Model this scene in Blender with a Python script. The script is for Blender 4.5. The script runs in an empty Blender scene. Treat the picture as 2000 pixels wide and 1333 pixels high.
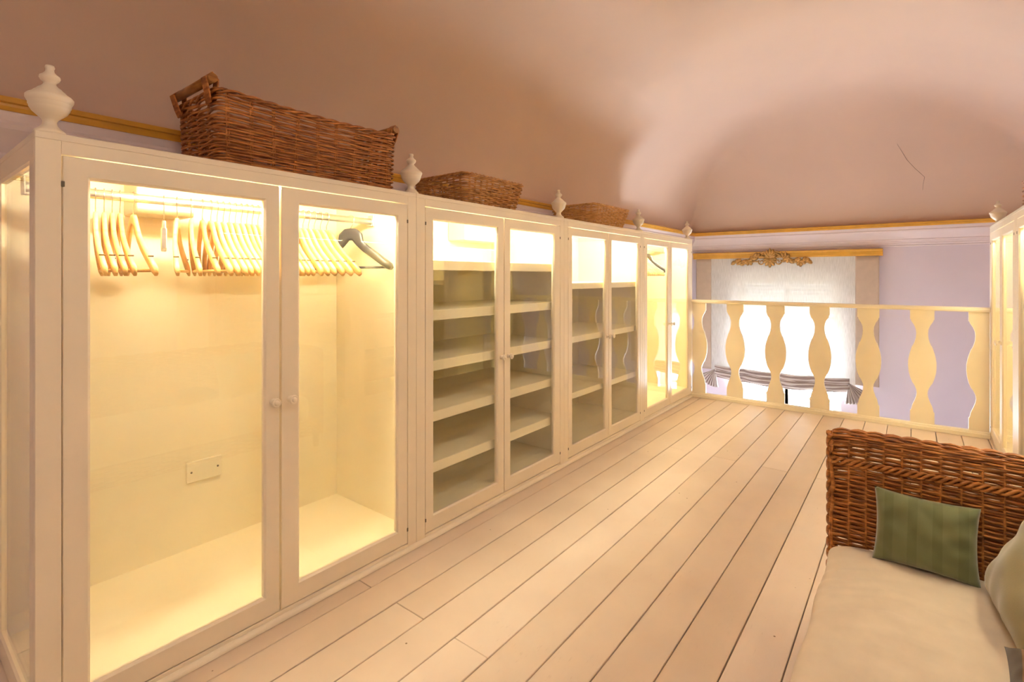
import bpy, bmesh, math, random
from mathutils import Vector, Matrix
R = math.radians
rnd = random.Random(7)
scn = bpy.context.scene
col = scn.collection

# ------------------------------------------------------------------ camera
CAM_H = 1.30
FOC = 998.0                      # focal length in pixels of the 2000 px wide frame
YAW = math.atan2(782.0, FOC)     # camera turned towards the wardrobe row (+Y)
cam_d = bpy.data.cameras.new('camera')
cam = bpy.data.objects.new('camera', cam_d)
col.objects.link(cam)
cam.location = (0, 0, CAM_H)
cam.rotation_euler = (R(90), 0, YAW - R(90))
cam_d.sensor_fit = 'HORIZONTAL'
cam_d.sensor_width = 36.0
cam_d.lens = 36.0 * FOC / 2000.0
cam_d.shift_y = -126.5 / 2000.0
cam_d.clip_start = 0.02
scn.camera = cam

# ------------------------------------------------------------------ world, exposure
wd = bpy.data.worlds.new('world')
scn.world = wd
wd.use_nodes = True
bg = wd.node_tree.nodes['Background']
bg.inputs['Color'].default_value = (0.76, 0.88, 1.0, 1)
bg.inputs['Strength'].default_value = 25.0
scn.view_settings.view_transform = 'Standard'
scn.view_settings.look = 'None'
scn.view_settings.exposure = 1.58
scn.view_settings.gamma = 1.0
scn.view_settings.use_curve_mapping = False
LAMP_STRENGTH = 52.0
LAMP_COLOR = (1.0, 0.90, 0.62, 1)
FILL_STRENGTH = 14.5                 # strength of the unseen fill lamps added under the vault
try:
    scn.cycles.transparent_max_bounces = 24
    scn.cycles.max_bounces = 14
    scn.cycles.diffuse_bounces = 7
    scn.cycles.sample_clamp_indirect = 6.0
except Exception:
    pass

# ------------------------------------------------------------------ colours and materials
def lin(r, g, b):
    f = lambda c: (c / 255.0 / 12.92) if c / 255.0 <= 0.04045 else ((c / 255.0 + 0.055) / 1.055) ** 2.4
    return (f(r), f(g), f(b), 1)

def new_mat(name):
    m = bpy.data.materials.new(name)
    m.use_nodes = True
    nt = m.node_tree
    return m, nt, nt.nodes['Principled BSDF'], nt.nodes['Material Output']

def N(nt, kind, **kw):
    n = nt.nodes.new(kind)
    for k, v in kw.items():
        if k in n.inputs:
            n.inputs[k].default_value = v
        else:
            setattr(n, k, v)
    return n

def ramp(nt, fac, stops):
    r = nt.nodes.new('ShaderNodeValToRGB')
    el = r.color_ramp.elements
    while len(el) < len(stops):
        el.new(0.5)
    for e, (p, c) in zip(el, stops):
        e.position = p
        e.color = c
    nt.links.new(fac, r.inputs['Fac'])
    return r.outputs['Color']

def mixc(nt, fac, a, b, mode='MIX'):
    m = nt.nodes.new('ShaderNodeMix')
    m.data_type = 'RGBA'
    m.blend_type = mode
    for sock, v in ((m.inputs[0], fac), (m.inputs[6], a), (m.inputs[7], b)):
        if hasattr(v, 'is_output'):
            nt.links.new(v, sock)
        else:
            sock.default_value = v
    return m.outputs[2]

def objco(nt, scale=(1, 1, 1), gen=False):
    t = nt.nodes.new('ShaderNodeTexCoord')
    mp = nt.nodes.new('ShaderNodeMapping')
    mp.inputs['Scale'].default_value = scale
    nt.links.new(t.outputs['Generated' if gen else 'Object'], mp.inputs['Vector'])
    return mp.outputs['Vector']

def bump(nt, bs, h, strength=0.2, dist=0.002):
    b = N(nt, 'ShaderNodeBump', Strength=strength, Distance=dist)
    nt.links.new(h, b.inputs['Height'])
    nt.links.new(b.outputs['Normal'], bs.inputs['Normal'])

def paint(name, c, rough=0.35, vary=0.06, scale=3.0, bumpy=0.05, coat=0.0, bscale=60.0):
    m, nt, bs, out = new_mat(name)
    co = objco(nt)
    n = N(nt, 'ShaderNodeTexNoise', Scale=scale, Detail=5.0)
    nt.links.new(co, n.inputs['Vector'])
    dk = tuple(x * (1 - vary) for x in c[:3]) + (1,)
    lt = tuple(min(1, x * (1 + vary * 0.6)) for x in c[:3]) + (1,)
    nt.links.new(ramp(nt, n.outputs['Fac'], [(0.3, dk), (0.7, lt)]), bs.inputs['Base Color'])
    bs.inputs['Roughness'].default_value = rough
    bs.inputs['Coat Weight'].default_value = coat
    if bumpy:
        n2 = N(nt, 'ShaderNodeTexNoise', Scale=bscale, Detail=3.0)
        nt.links.new(co, n2.inputs['Vector'])
        bump(nt, bs, n2.outputs['Fac'], bumpy, 0.002)
    return m

M = {}
M['cream'] = paint('cream_paint', lin(240, 228, 205), 0.38, 0.04)
M['cream_in'] = paint('cream_paint_inside', lin(245, 236, 206), 0.5, 0.03)
M['rail_cream'] = paint('cream_rail_paint', lin(240, 230, 208), 0.4, 0.05)
M['ceiling'] = paint('lilac_ceiling', lin(214, 189, 173), 0.8, 0.035, 1.2, 0.08)
M['wall'] = paint('lilac_wall', lin(214, 203, 212), 0.8, 0.03, 2.0, 0.08)
M['cornice'] = paint('pale_cornice', lin(228, 216, 218), 0.6, 0.04)
M['gold'] = paint('ochre_gold_paint', lin(214, 160, 58), 0.35, 0.12, 9.0)
M['plaster'] = paint('lower_plaster', lin(205, 195, 190), 0.9, 0.05)
M['lower_wood'] = paint('lower_floor_wood', lin(150, 122, 96), 0.5, 0.12, 4.0)
M['dark'] = paint('dark_gap', lin(60, 45, 32), 0.9, 0.1)
M['white_plastic'] = paint('white_plastic', lin(240, 232, 205), 0.3, 0.01, bumpy=0)
M['screw'] = paint('screw', lin(110, 100, 80), 0.4, 0.05, bumpy=0)
M['black_plastic'] = paint('black_plastic', lin(46, 46, 50), 0.35, 0.1, bumpy=0)
M['window_frame'] = paint('window_frame', lin(225, 214, 190), 0.5, 0.04)
M['shutter'] = paint('shutter_slats', lin(170, 165, 150), 0.6, 0.06)
M['notch'] = paint('notch', lin(96, 66, 34), 0.7, 0.1, bumpy=0)

def metal(name, c, rough):
    m, nt, bs, out = new_mat(name)
    n = N(nt, 'ShaderNodeTexNoise', Scale=40.0, Detail=2.0)
    nt.links.new(objco(nt), n.inputs['Vector'])
    nt.links.new(ramp(nt, n.outputs['Fac'], [(0.3, tuple(x * .93 for x in c[:3]) + (1,)), (0.7, c)]), bs.inputs['Base Color'])
    bs.inputs['Metallic'].default_value = 1.0
    bs.inputs['Roughness'].default_value = rough
    return m
M['chrome'] = metal('chrome', (0.90, 0.90, 0.89, 1), 0.30)
M['wire'] = metal('wire', (0.62, 0.60, 0.56, 1), 0.25)
M['carved_gold'] = paint('carved_gold', lin(196, 150, 80), 0.35, 0.45, 38.0)

def glass(name, tint):
    m, nt, bs, out = new_mat(name)
    nt.nodes.remove(bs)
    tr = N(nt, 'ShaderNodeBsdfTransparent', Color=tint)
    gl = N(nt, 'ShaderNodeBsdfGlossy', Roughness=0.0, Color=(1, 1, 1, 1))
    lw = N(nt, 'ShaderNodeLayerWeight', Blend=0.5)          # Schlick reflectance of one glass surface
    pw = N(nt, 'ShaderNodeMath', operation='POWER')
    pw.inputs[1].default_value = 5.0
    nt.links.new(lw.outputs['Facing'], pw.inputs[0])
    ma = N(nt, 'ShaderNodeMath', operation='MULTIPLY_ADD')
    ma.inputs[1].default_value = 0.96
    ma.inputs[2].default_value = 0.04
    nt.links.new(pw.outputs[0], ma.inputs[0])
    mx = N(nt, 'ShaderNodeMixShader')
    nt.links.new(ma.outputs[0], mx.inputs[0])
    nt.links.new(tr.outputs[0], mx.inputs[1])
    nt.links.new(gl.outputs[0], mx.inputs[2])
    nt.links.new(mx.outputs[0], out.inputs['Surface'])
    return m
M['glass'] = glass('door_glass', (0.99, 0.995, 0.985, 1))

def emitter(name, c, s):
    m, nt, bs, out = new_mat(name)
    bs.inputs['Base Color'].default_value = (0.9, 0.9, 0.9, 1)
    bs.inputs['Emission Color'].default_value = c
    bs.inputs['Emission Strength'].default_value = s
    return m
M['lamp'] = emitter('lamp_tube', LAMP_COLOR, LAMP_STRENGTH)

def wood_mat():
    m, nt, bs, out = new_mat('hanger_wood')
    oi = nt.nodes.new('ShaderNodeObjectInfo')
    n = N(nt, 'ShaderNodeTexNoise', Scale=1.0, Detail=4.0)
    nt.links.new(objco(nt, (60, 6, 60)), n.inputs['Vector'])
    a = ramp(nt, n.outputs['Fac'], [(0.3, lin(214, 158, 84)), (0.7, lin(238, 194, 120))])
    b = ramp(nt, oi.outputs['Random'], [(0.0, lin(205, 150, 80)), (1.0, lin(246, 214, 150))])
    nt.links.new(mixc(nt, 0.5, a, b), bs.inputs['Base Color'])
    bs.inputs['Roughness'].default_value = 0.35
    return m
M['wood'] = wood_mat()

def plank_mat():
    m, nt, bs, out = new_mat('white_painted_planks')
    oi = nt.nodes.new('ShaderNodeObjectInfo')
    co = objco(nt)
    n = N(nt, 'ShaderNodeTexNoise', Scale=2.2, Detail=4.0)
    nt.links.new(co, n.inputs['Vector'])
    base = ramp(nt, n.outputs['Fac'], [(0.3, lin(226, 213, 202)), (0.7, lin(238, 227, 217))])
    tone = ramp(nt, oi.outputs['Random'], [(0.0, lin(236, 226, 212)), (1.0, lin(255, 250, 244))])
    base = mixc(nt, 1.0, base, tone, 'MULTIPLY')
    # worn streaks along the board
    n2 = N(nt, 'ShaderNodeTexNoise', Scale=1.0, Detail=8.0, Roughness=0.7)
    nt.links.new(objco(nt, (14, 90, 1)), n2.inputs['Vector'])
    n3 = N(nt, 'ShaderNodeTexNoise', Scale=1.6, Detail=2.0)
    nt.links.new(co, n3.inputs['Vector'])
    w = N(nt, 'ShaderNodeMath', operation='MULTIPLY')
    r2 = ramp(nt, n2.outputs['Fac'], [(0.60, (0, 0, 0, 1)), (0.72, (1, 1, 1, 1))])
    r3 = ramp(nt, n3.outputs['Fac'], [(0.48, (0, 0, 0, 1)), (0.62, (1, 1, 1, 1))])
    nt.links.new(r2, w.inputs[0])
    nt.links.new(r3, w.inputs[1])
    w2 = N(nt, 'ShaderNodeMath', operation='MULTIPLY')
    w2.inputs[1].default_value = 0.5
    nt.links.new(w.outputs[0], w2.inputs[0])
    base = mixc(nt, w2.outputs[0], base, lin(166, 140, 112))
    # small dark nail dots and chips
    v = N(nt, 'ShaderNodeTexVoronoi', Scale=7.0)
    nt.links.new(co, v.inputs['Vector'])
    dots = ramp(nt, v.outputs['Distance'], [(0.022, (1, 1, 1, 1)), (0.032, (0, 0, 0, 1))])
    base = mixc(nt, dots, base, lin(140, 112, 84))
    nt.links.new(base, bs.inputs['Base Color'])
    bs.inputs['Roughness'].default_value = 0.45
    n4 = N(nt, 'ShaderNodeTexNoise', Scale=1.0, Detail=4.0)
    nt.links.new(objco(nt, (6, 60, 1)), n4.inputs['Vector'])
    bump(nt, bs, n4.outputs['Fac'], 0.12, 0.003)
    return m
M['plank'] = plank_mat()

def wicker_mat(name, dark, mid, light, rough=0.42):
    m, nt, bs, out = new_mat(name)
    n = N(nt, 'ShaderNodeTexNoise', Scale=1.0, Detail=5.0)
    nt.links.new(objco(nt, (18, 18, 95)), n.inputs['Vector'])
    nt.links.new(ramp(nt, n.outputs['Fac'], [(0.28, dark), (0.5, mid), (0.74, light)]), bs.inputs['Base Color'])
    bs.inputs['Roughness'].default_value = rough
    return m
M['wicker_brown'] = wicker_mat('brown_wicker', lin(114, 62, 24), lin(170, 104, 48), lin(210, 144, 76))
M['wicker_mid'] = wicker_mat('tan_brown_wicker', lin(146, 98, 48), lin(192, 138, 78), lin(222, 174, 112))
M['wicker_light'] = wicker_mat('honey_wicker', lin(172, 122, 64), lin(212, 162, 98), lin(234, 192, 130))
M['wicker_sofa'] = wicker_mat('sofa_wicker', lin(116, 66, 28), lin(172, 108, 50), lin(212, 148, 80), 0.36)
M['cane'] = wicker_mat('cane_rod', lin(120, 74, 30), lin(158, 104, 46), lin(180, 126, 62), 0.35)

def fabric(name, c, c2=None, stripes=None, rib=0.0, sheen=0.2):
    m, nt, bs, out = new_mat(name)
    co = objco(nt)
    n = N(nt, 'ShaderNodeTexNoise', Scale=14.0, Detail=4.0)
    nt.links.new(co, n.inputs['Vector'])
    base = ramp(nt, n.outputs['Fac'], [(0.3, tuple(x * .92 for x in c[:3]) + (1,)), (0.7, c)])
    if stripes:
        ax, sc, lo, hi = stripes
        w = N(nt, 'ShaderNodeTexWave', Scale=sc, Distortion=0.3)
        w.wave_type = 'BANDS'
        w.bands_direction = ax
        nt.links.new(co, w.inputs['Vector'])
        k = ramp(nt, w.outputs['Fac'], [(lo, (0, 0, 0, 1)), (hi, (1, 1, 1, 1))])
        base = mixc(nt, k, base, c2)
    nt.links.new(base, bs.inputs['Base Color'])
    bs.inputs['Roughness'].default_value = 0.85
    bs.inputs['Sheen Weight'].default_value = sheen
    n2 = N(nt, 'ShaderNodeTexNoise', Scale=1.0, Detail=2.0)
    nt.links.new(objco(nt, (40, 420, 420) if rib else (420, 420, 420)), n2.inputs['Vector'])
    bump(nt, bs, n2.outputs['Fac'], 0.25, 0.001)
    return m
M['seat'] = fabric('cream_cotton', lin(216, 200, 178), rib=1)
M['green'] = fabric('olive_silk', lin(116, 121, 80), lin(105, 110, 71), ('X', 5.2, 0.62, 0.72), sheen=0.4)
M['khaki'] = fabric('khaki_velvet', lin(142, 131, 88), sheen=0.5)
M['brown_check'] = fabric('brown_print', lin(66, 52, 36), lin(120, 84, 44), ('Z', 9.0, 0.7, 0.8))
M['band'] = fabric('beige_blind_band', lin(196, 176, 156), sheen=0.1)
M['linen_light'] = fabric('light_linen', lin(198, 186, 176), sheen=0.1)
M['linen_taupe'] = fabric('taupe_linen', lin(146, 126, 116), sheen=0.1)

def sheer():
    m, nt, bs, out = new_mat('sheer_linen')
    nt.nodes.remove(bs)
    n = N(nt, 'ShaderNodeTexNoise', Scale=1.0, Detail=3.0)
    nt.links.new(objco(nt, (1, 160, 10)), n.inputs['Vector'])
    c = ramp(nt, n.outputs['Fac'], [(0.3, lin(196, 192, 184)), (0.7, lin(220, 217, 210))])
    d = N(nt, 'ShaderNodeBsdfDiffuse')
    t = N(nt, 'ShaderNodeBsdfTranslucent')
    p = N(nt, 'ShaderNodeBsdfTransparent')
    nt.links.new(c, d.inputs['Color'])
    nt.links.new(c, t.inputs['Color'])
    a = N(nt, 'ShaderNodeMixShader', Fac=0.055)
    nt.links.new(d.outputs[0], a.inputs[1])
    nt.links.new(t.outputs[0], a.inputs[2])
    b = N(nt, 'ShaderNodeMixShader', Fac=0.03)
    nt.links.new(a.outputs[0], b.inputs[1])
    nt.links.new(p.outputs[0], b.inputs[2])
    nt.links.new(b.outputs[0], out.inputs['Surface'])
    return m
M['sheer'] = sheer()

# ------------------------------------------------------------------ mesh builder
class B:
    def __init__(s):
        s.bm = bmesh.new()

    def box(s, x0, x1, y0, y1, z0, z1, bev=0.0):
        x0, x1 = sorted((x0, x1)); y0, y1 = sorted((y0, y1)); z0, z1 = sorted((z0, z1))
        vs = [s.bm.verts.new(p) for p in ((x0, y0, z0), (x1, y0, z0), (x1, y1, z0), (x0, y1, z0),
                                          (x0, y0, z1), (x1, y0, z1), (x1, y1, z1), (x0, y1, z1))]
        fs = [s.bm.faces.new([vs[i] for i in q]) for q in ((3, 2, 1, 0), (4, 5, 6, 7), (0, 1, 5, 4), (1, 2, 6, 5), (2, 3, 7, 6), (3, 0, 4, 7))]
        if bev:
            es = list({e for f in fs for e in f.edges})
            bmesh.ops.bevel(s.bm, geom=es, offset=bev, segments=1, affect='EDGES', profile=0.5)
        return s

    def grid(s, pts, closed_u=False, closed_v=False, smooth=True):
        """pts[i][j] -> quads"""
        vv = [[s.bm.verts.new(p) for p in row] for row in pts]
        nu, nv = len(vv), len(vv[0])
        for i in range(nu if closed_u else nu - 1):
            for j in range(nv if closed_v else nv - 1):
                q = [vv[i][j], vv[(i + 1) % nu][j], vv[(i + 1) % nu][(j + 1) % nv], vv[i][(j + 1) % nv]]
                try:
                    f = s.bm.faces.new(q)
                    f.smooth = smooth
                except ValueError:
                    pass
        return vv

    def cap(s, ring):
        try:
            s.bm.faces.new(ring)
        except ValueError:
            pass

    def tube(s, path, r, n=6, closed=False, caps=True, up=(0, 0, 1), flat=1.0):
        """sweep a circle (flattened by flat along 'up') of radius r (number or list) along path"""
        path = [Vector(p) for p in path]
        m = len(path)
        up = Vector(up)
        rows = []
        for i, p in enumerate(path):
            a = path[(i - 1) % m] if (closed or i > 0) else p
            b = path[(i + 1) % m] if (closed or i < m - 1) else p
            t = (b - a)
            t = t.normalized() if t.length > 1e-9 else Vector((1, 0, 0))
            u = up - t * up.dot(t)
            if u.length < 1e-4:
                u = Vector((1, 0, 0)) - t * t.x
                if u.length < 1e-4:
                    u = Vector((0, 1, 0))
            u.normalize()
            v = t.cross(u)
            rr = r[i] if isinstance(r, (list, tuple)) else r
            rows.append([p + (u * math.cos(2 * math.pi * k / n) * flat + v * math.sin(2 * math.pi * k / n)) * rr for k in range(n)])
        vv = s.grid(rows, closed_u=closed, closed_v=True)
        if caps and not closed:
            s.cap(vv[0][::-1]); s.cap(vv[-1])
        return s

    def lathe(s, prof, at, n=20, axis='Z', ring=False):
        """prof: (radius, height) list, spun about an axis through at"""
        rows = []
        for (r, h) in prof:
            row = []
            for k in range(n):
                a = 2 * math.pi * k / n
                c, d = r * math.cos(a), r * math.sin(a)
                if axis == 'Z':
                    p = (at[0] + c, at[1] + d, at[2] + h)
                else:
                    sg = 1 if axis == 'Y' else -1
                    p = (at[0] + c, at[1] + h * sg, at[2] + d)
                row.append(p)
            rows.append(row)
        vv = s.grid(rows, closed_u=ring, closed_v=True)
        if not ring:
            s.cap(vv[0][::-1]); s.cap(vv[-1])
        return s

    def prism(s, poly, fn, t0, t1):
        """extrude polygon [(a,b)] ; fn(a,b,t)->point"""
        r0 = [s.bm.verts.new(fn(a, b, t0)) for a, b in poly]
        r1 = [s.bm.verts.new(fn(a, b, t1)) for a, b in poly]
        k = len(poly)
        for i in range(k):
            s.bm.faces.new((r0[i], r0[(i + 1) % k], r1[(i + 1) % k], r1[i]))
        s.bm.faces.new(r0[::-1]); s.bm.faces.new(r1)
        return s

    def build(s, name, mat, parent=None, base=None, smooth_angle=None):
        if base is None:
            base = world_of(parent) if parent is not None else Vector((0, 0, 0))
        bmesh.ops.recalc_face_normals(s.bm, faces=s.bm.faces[:])
        me = bpy.data.meshes.new(name)
        bmesh.ops.translate(s.bm, verts=s.bm.verts[:], vec=-Vector(base))
        s.bm.to_mesh(me)
        s.bm.free()
        me.materials.append(M[mat] if isinstance(mat, str) else mat)
        o = bpy.data.objects.new(name, me)
        col.objects.link(o)
        if parent is not None:
            o.parent = parent
        else:
            o.location = base
        return o

def world_of(o):
    p = Vector((0, 0, 0))
    while o is not None:
        p = p + o.location
        o = o.parent
    return p

def empty(name, loc):
    o = bpy.data.objects.new(name, None)
    o.empty_display_size = 0.1
    o.location = loc
    col.objects.link(o)
    return o

def tag(o, label=None, cat=None, group=None, kind=None):
    if label: o['label'] = label
    if cat: o['category'] = cat
    if group: o['group'] = group
    if kind: o['kind'] = kind
    return o

def struct(o, label=None, cat=None):
    return tag(o, label, cat, kind='structure')

# ------------------------------------------------------------------ room dimensions
YC = 1.88            # front plane of the wardrobe row
DEP = 0.65           # wardrobe depth
YL, YR = 2.57, -1.20 # side walls
XE, XB = 7.55, -2.60 # end wall, wall behind the camera
ZS = 1.91            # springing of the vault
XF = 5.60            # edge of the mezzanine floor
YRF = -0.49          # front plane of the opposite row
ZLOW = -2.50

# ---- floor: dark bed and separate planks
fl = B().box(XB, XF, YR, YL, -0.20, -0.022).build('floor', 'dark')
struct(fl, 'white painted plank floor of the mezzanine', 'floor')
PW = 0.161
row = 0
y = 1.78 + PW * 5
while y > YR:
    k = round((1.78 - y) / PW)
    y0, y1 = max(y - PW, YR) + 0.0022, min(y, YL) - 0.0022
    if y1 - y0 > 0.02 and y0 < YL:
        cuts = [XB, 1.318, 5.56] if k % 2 else [XB, -1.16, 3.80, 5.56]
        cuts[-1] = XF
        for a, b in zip(cuts[:-1], cuts[1:]):
            dz = rnd.uniform(-0.0008, 0.0008)
            B().box(a + 0.0012, b - 0.0012, y0, y1, -0.021, dz, 0.0018).build('plank', 'plank', fl)
    y -= PW
# lower storey seen past the railing
lf = B().box(XB, XE, YR, YL, ZLOW - 0.1, ZLOW).build('floor_lower', 'lower_wood')
struct(lf, 'plain floor of the lower storey below the railing', 'floor')

# ---- walls
wl = struct(B().box(XB, XE, YL, YL + 0.12, ZLOW, ZS + 0.02).build('wall_left', 'wall'), 'lilac painted wall behind the long wardrobe row', 'wall')
wr = struct(B().box(XB, XE, YR - 0.12, YR, ZLOW, ZS + 0.02).build('wall_right', 'wall'), 'lilac painted wall behind the opposite wardrobe row', 'wall')
wb = struct(B().box(XB - 0.12, XB, YR - 0.12, YL + 0.12, ZLOW, ZS + 0.02).build('wall_back', 'wall'), 'lilac painted wall facing the window wall', 'wall')
# end wall with a window opening
WY0, WY1, WZ0, WZ1 = 0.70, 1.97, -2.20, 1.34
b = B()
b.box(XE, XE + 0.35, YR - 0.12, WY0, ZLOW, ZS + 0.02)
b.box(XE, XE + 0.35, WY1, YL + 0.12, ZLOW, ZS + 0.02)
b.box(XE, XE + 0.35, WY0, WY1, WZ1, ZS + 0.02)
b.box(XE, XE + 0.35, WY0, WY1, ZLOW, WZ0)
we = struct(b.build('wall_end', 'wall'), 'lilac window wall beyond the railing', 'wall')

# ---- vaulted ceiling
RISE, DV = 1.25, 1.86
def gprof(d, D):
    t = max(0.0, min(1.0, d / D))
    return RISE * math.sqrt(max(0.0, 1 - (1 - t) ** 2))
def ceil_z(x, y):
    a = gprof(min(YL - y, y - YR), (YL - YR) / 2)
    c = gprof(min(XE - x, x - XB), DV)
    k = 0.05
    hh = max(0.0, min(1.0, 0.5 + 0.5 * (a - c) / k))
    return ZS + max(0.0, a * (1 - hh) + c * hh - k * hh * (1 - hh))
def spread(lo, hi, D, n_edge, n_mid):
    e = [D * (1 - math.cos(0.5 * math.pi * i / n_edge)) for i in range(n_edge + 1)]
    pts = [lo + q for q in e]
    if n_mid:
        a, c = lo + D, hi - D
        pts += [a + (c - a) * i / n_mid for i in range(1, n_mid)]
        pts += [hi - q for q in reversed(e)]
    else:
        pts += [hi - q for q in reversed(e[:-1])]
    return pts
xs = spread(XB, XE, DV, 26, 30)
ys = spread(YR, YL, (YL - YR) / 2, 30, 0)
b = B()
b.grid([[(x, y, ceil_z(x, y)) for y in ys] for x in xs])
ce = struct(b.build('ceiling', 'ceiling'), 'pale lilac pink vaulted ceiling', 'ceiling')
mod = ce.modifiers.new('shell', 'SOLIDIFY'); mod.thickness = 0.06; mod.offset = -1.0
if ce.data.polygons[len(ce.data.polygons) // 2].normal.z > 0:
    ce.data.flip_normals()

# ---- cornice: stepped crown moulding with an ochre gold fillet, mitred in the corners
def cornice(name, axis, wall, sgn, t0, t1, m0, m1, label):
    """profile (out, z); runs along axis from t0 to t1; m0/m1 = mitre shortening per unit of 'out'"""
    prof = [(0, 1.66), (0.018, 1.66), (0.022, 1.672), (0.018, 1.684), (0.018, 1.702), (0.040, 1.704), (0.042, 1.716),
            (0.038, 1.728), (0.050, 1.752), (0.070, 1.782), (0.088, 1.806), (0.094, 1.822), (0.088, 1.834), (0.092, 1.858), (0.092, 1.866), (0, 1.866)]
    fil = [(0, 1.866), (0.097, 1.866), (0.101, 1.880), (0.101, 1.890), (0.112, 1.893), (0.114, 1.908), (0.110, 1.912), (0, 1.912)]
    bd = [(0.0, 1.640), (0.012, 1.640), (0.015, 1.648), (0.012, 1.656), (0.0, 1.656)]
    def run(pr):
        bb = B()
        rows = []
        for t, mm in ((t0, m0), (t1, m1)):
            rows.append([((t + mm * o, wall + sgn * o, z + 0.010) if axis == 'X' else (wall + sgn * o, t + mm * o, z + 0.010)) for o, z in pr])
        vv = bb.grid(rows, closed_v=True, smooth=False)
        bb.cap(vv[0]); bb.cap(vv[1][::-1])
        return bb
    o = struct(run(prof).build(name, 'cornice'), label, 'cornice')
    tag(run(fil).build('gold_fillet', 'gold', o), 'ochre gold fillet')
    run(bd).build('lower_bead', 'gold' if axis == 'X' else 'cornice', o)
    return o
cornice('trim_1', 'X', YL, -1, XB, XE, 1, -1, 'cornice with gold fillet above the long wardrobe row')
cornice('trim_2', 'Y', XE, -1, YR, YL, 1, -1, 'cornice with gold fillet above the blind')
cornice('trim_3', 'X', YR, 1, XB, XE, 1, -1, 'cornice with gold fillet above the opposite wardrobe row')

# crack and smudges in the plaster
def hit_ceiling(px, py):
    d = Vector((math.cos(YAW), math.sin(YAW), 0)) + Vector((math.sin(YAW), -math.cos(YAW), 0)) * ((px - 1000) / FOC) + Vector((0, 0, (540 - py) / FOC))
    t = 0.3
    while t < 12:
        p = Vector((0, 0, CAM_H)) + d * t
        if p.z > ZS and (p.x > XE or p.y > YL or p.z > ceil_z(p.x, p.y)):
            return p - d * 0.012
        t += 0.004
    return None
cp = [hit_ceiling(*q) for q in ((1752, 281), (1762, 297), (1771, 312), (1786, 328), (1797, 338), (1806, 346), (1803, 360), (1802, 372))]
if all(cp):
    B().tube(cp, [0.0008, 0.0016, 0.002, 0.0018, 0.0018, 0.0014, 0.001, 0.0006], 4).build('plaster_crack', 'dark', ce)

# ---- unseen fill lamps added to brighten the room (opaque domes that light downwards)
M['fill_glow'] = emitter('fill_glow', (1.0, 0.95, 0.87, 1), FILL_STRENGTH)
M['fill_metal'] = paint('fill_enamel', lin(226, 212, 188), 0.4, 0.03)
for px, py, pz, pw_ in ((2.45, 0.20, 2.60, 'over the wicker sofa arm'), (0.35, 0.20, 2.52, 'over the near end of the sofa'), (-1.5, 0.6, 2.52, 'in front of the back wall')):
    pn = empty('fill_lamp', (px, py, pz))
    tag(pn, 'added unseen cream enamel dome fill lamp hanging ' + pw_, 'lamp', 'added fill lamps under the vault')
    dome = B().lathe([(0.225, 0.0), (0.228, 0.004), (0.222, 0.03), (0.195, 0.085), (0.145, 0.135), (0.075, 0.165), (0.028, 0.175), (0.024, 0.20), (0.018, 0.205), (0.018, 0.178),
                      (0.070, 0.158), (0.138, 0.128), (0.187, 0.080), (0.214, 0.03), (0.219, 0.0)], (px, py, pz), 32, ring=True)
    dome.build('dome', 'fill_metal', pn)
    B().lathe([(0.115 * math.sin(math.pi * (i + 0.15) / 10.3), 0.055 - 0.115 * math.cos(math.pi * (i + 0.15) / 10.3)) for i in range(11)], (px, py, pz), 16).build('fill_globe', 'fill_glow', pn)
    B().tube([(px, py, pz + 0.2), (px, py, ceil_z(px, py) - 0.002)], 0.004, 6).build('cord', 'dark', pn)

# ---- window in the end wall
win = empty('window_1', (XE + 0.20, (WY0 + WY1) / 2, WZ0))
struct(win, 'white framed window behind the sheer blind', 'window')
def frame_bm(bb, lo, hi, zlo, zhi, w, fn, d0, d1, ch=0.006):
    """picture-frame ring; fn(a, d, z) -> point ; front at d0, back at d1"""
    sg = 1 if d1 > d0 else -1
    prof = [(0, d1), (0, d0 + sg * 0.002), (0.002, d0), (w - ch, d0), (w, d0 + sg * ch), (w, d1)]
    rows = []
    for ins, d in prof:
        rows.append([fn(lo + ins, d, zlo + ins), fn(hi - ins, d, zlo + ins), fn(hi - ins, d, zhi - ins), fn(lo + ins, d, zhi - ins)])
    bb.grid(rows, closed_u=True, closed_v=True, smooth=False)
    return bb
fw = lambda a, d, z: (XE + d, a, z)
frame_bm(B(), WY0, WY1, WZ0, WZ1, 0.07, fw, 0.14, 0.22).build('window_frame', 'window_frame', win)
midy = (WY0 + WY1) / 2
for a, c in ((WY0 + 0.05, midy + 0.02), (midy - 0.02, WY1 - 0.05)):
    sash = frame_bm(B(), a, c, WZ0 + 0.05, WZ1 - 0.05, 0.055, fw, 0.15, 0.20).build('sash', 'window_frame', win)
    B().box(XE + 0.155, XE + 0.195, a + 0.05, c - 0.05, 0.74, 0.78, 0.003).build('glazing_bar', 'window_frame', sash)
    B().box(XE + 0.155, XE + 0.195, a + 0.05, c - 0.05, -0.33, -0.29, 0.003).build('glazing_bar', 'window_frame', sash)
    B().box(XE + 0.155, XE + 0.195, a + 0.05, c - 0.05, -1.27, -1.23, 0.003).build('glazing_bar', 'window_frame', sash)
    for q0, q1 in ((WZ0 + 0.10, -1.27), (-1.23, -0.33), (-0.29, 0.74), (0.78, WZ1 - 0.10)):
        B().box(XE + 0.172, XE + 0.176, a + 0.05, c - 0.05, q0, q1).build('pane', 'glass', sash)
# half lowered roller shutter outside: slats above z = 0.75 with one open slit
z = 0.80
while z < 1.36:
    if not (1.225 < z < 1.26):
        B().box(XE + 0.285, XE + 0.30, WY0, WY1, z, z + 0.047, 0.003).build('shutter_slat', 'shutter', win)
    z += 0.049

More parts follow.
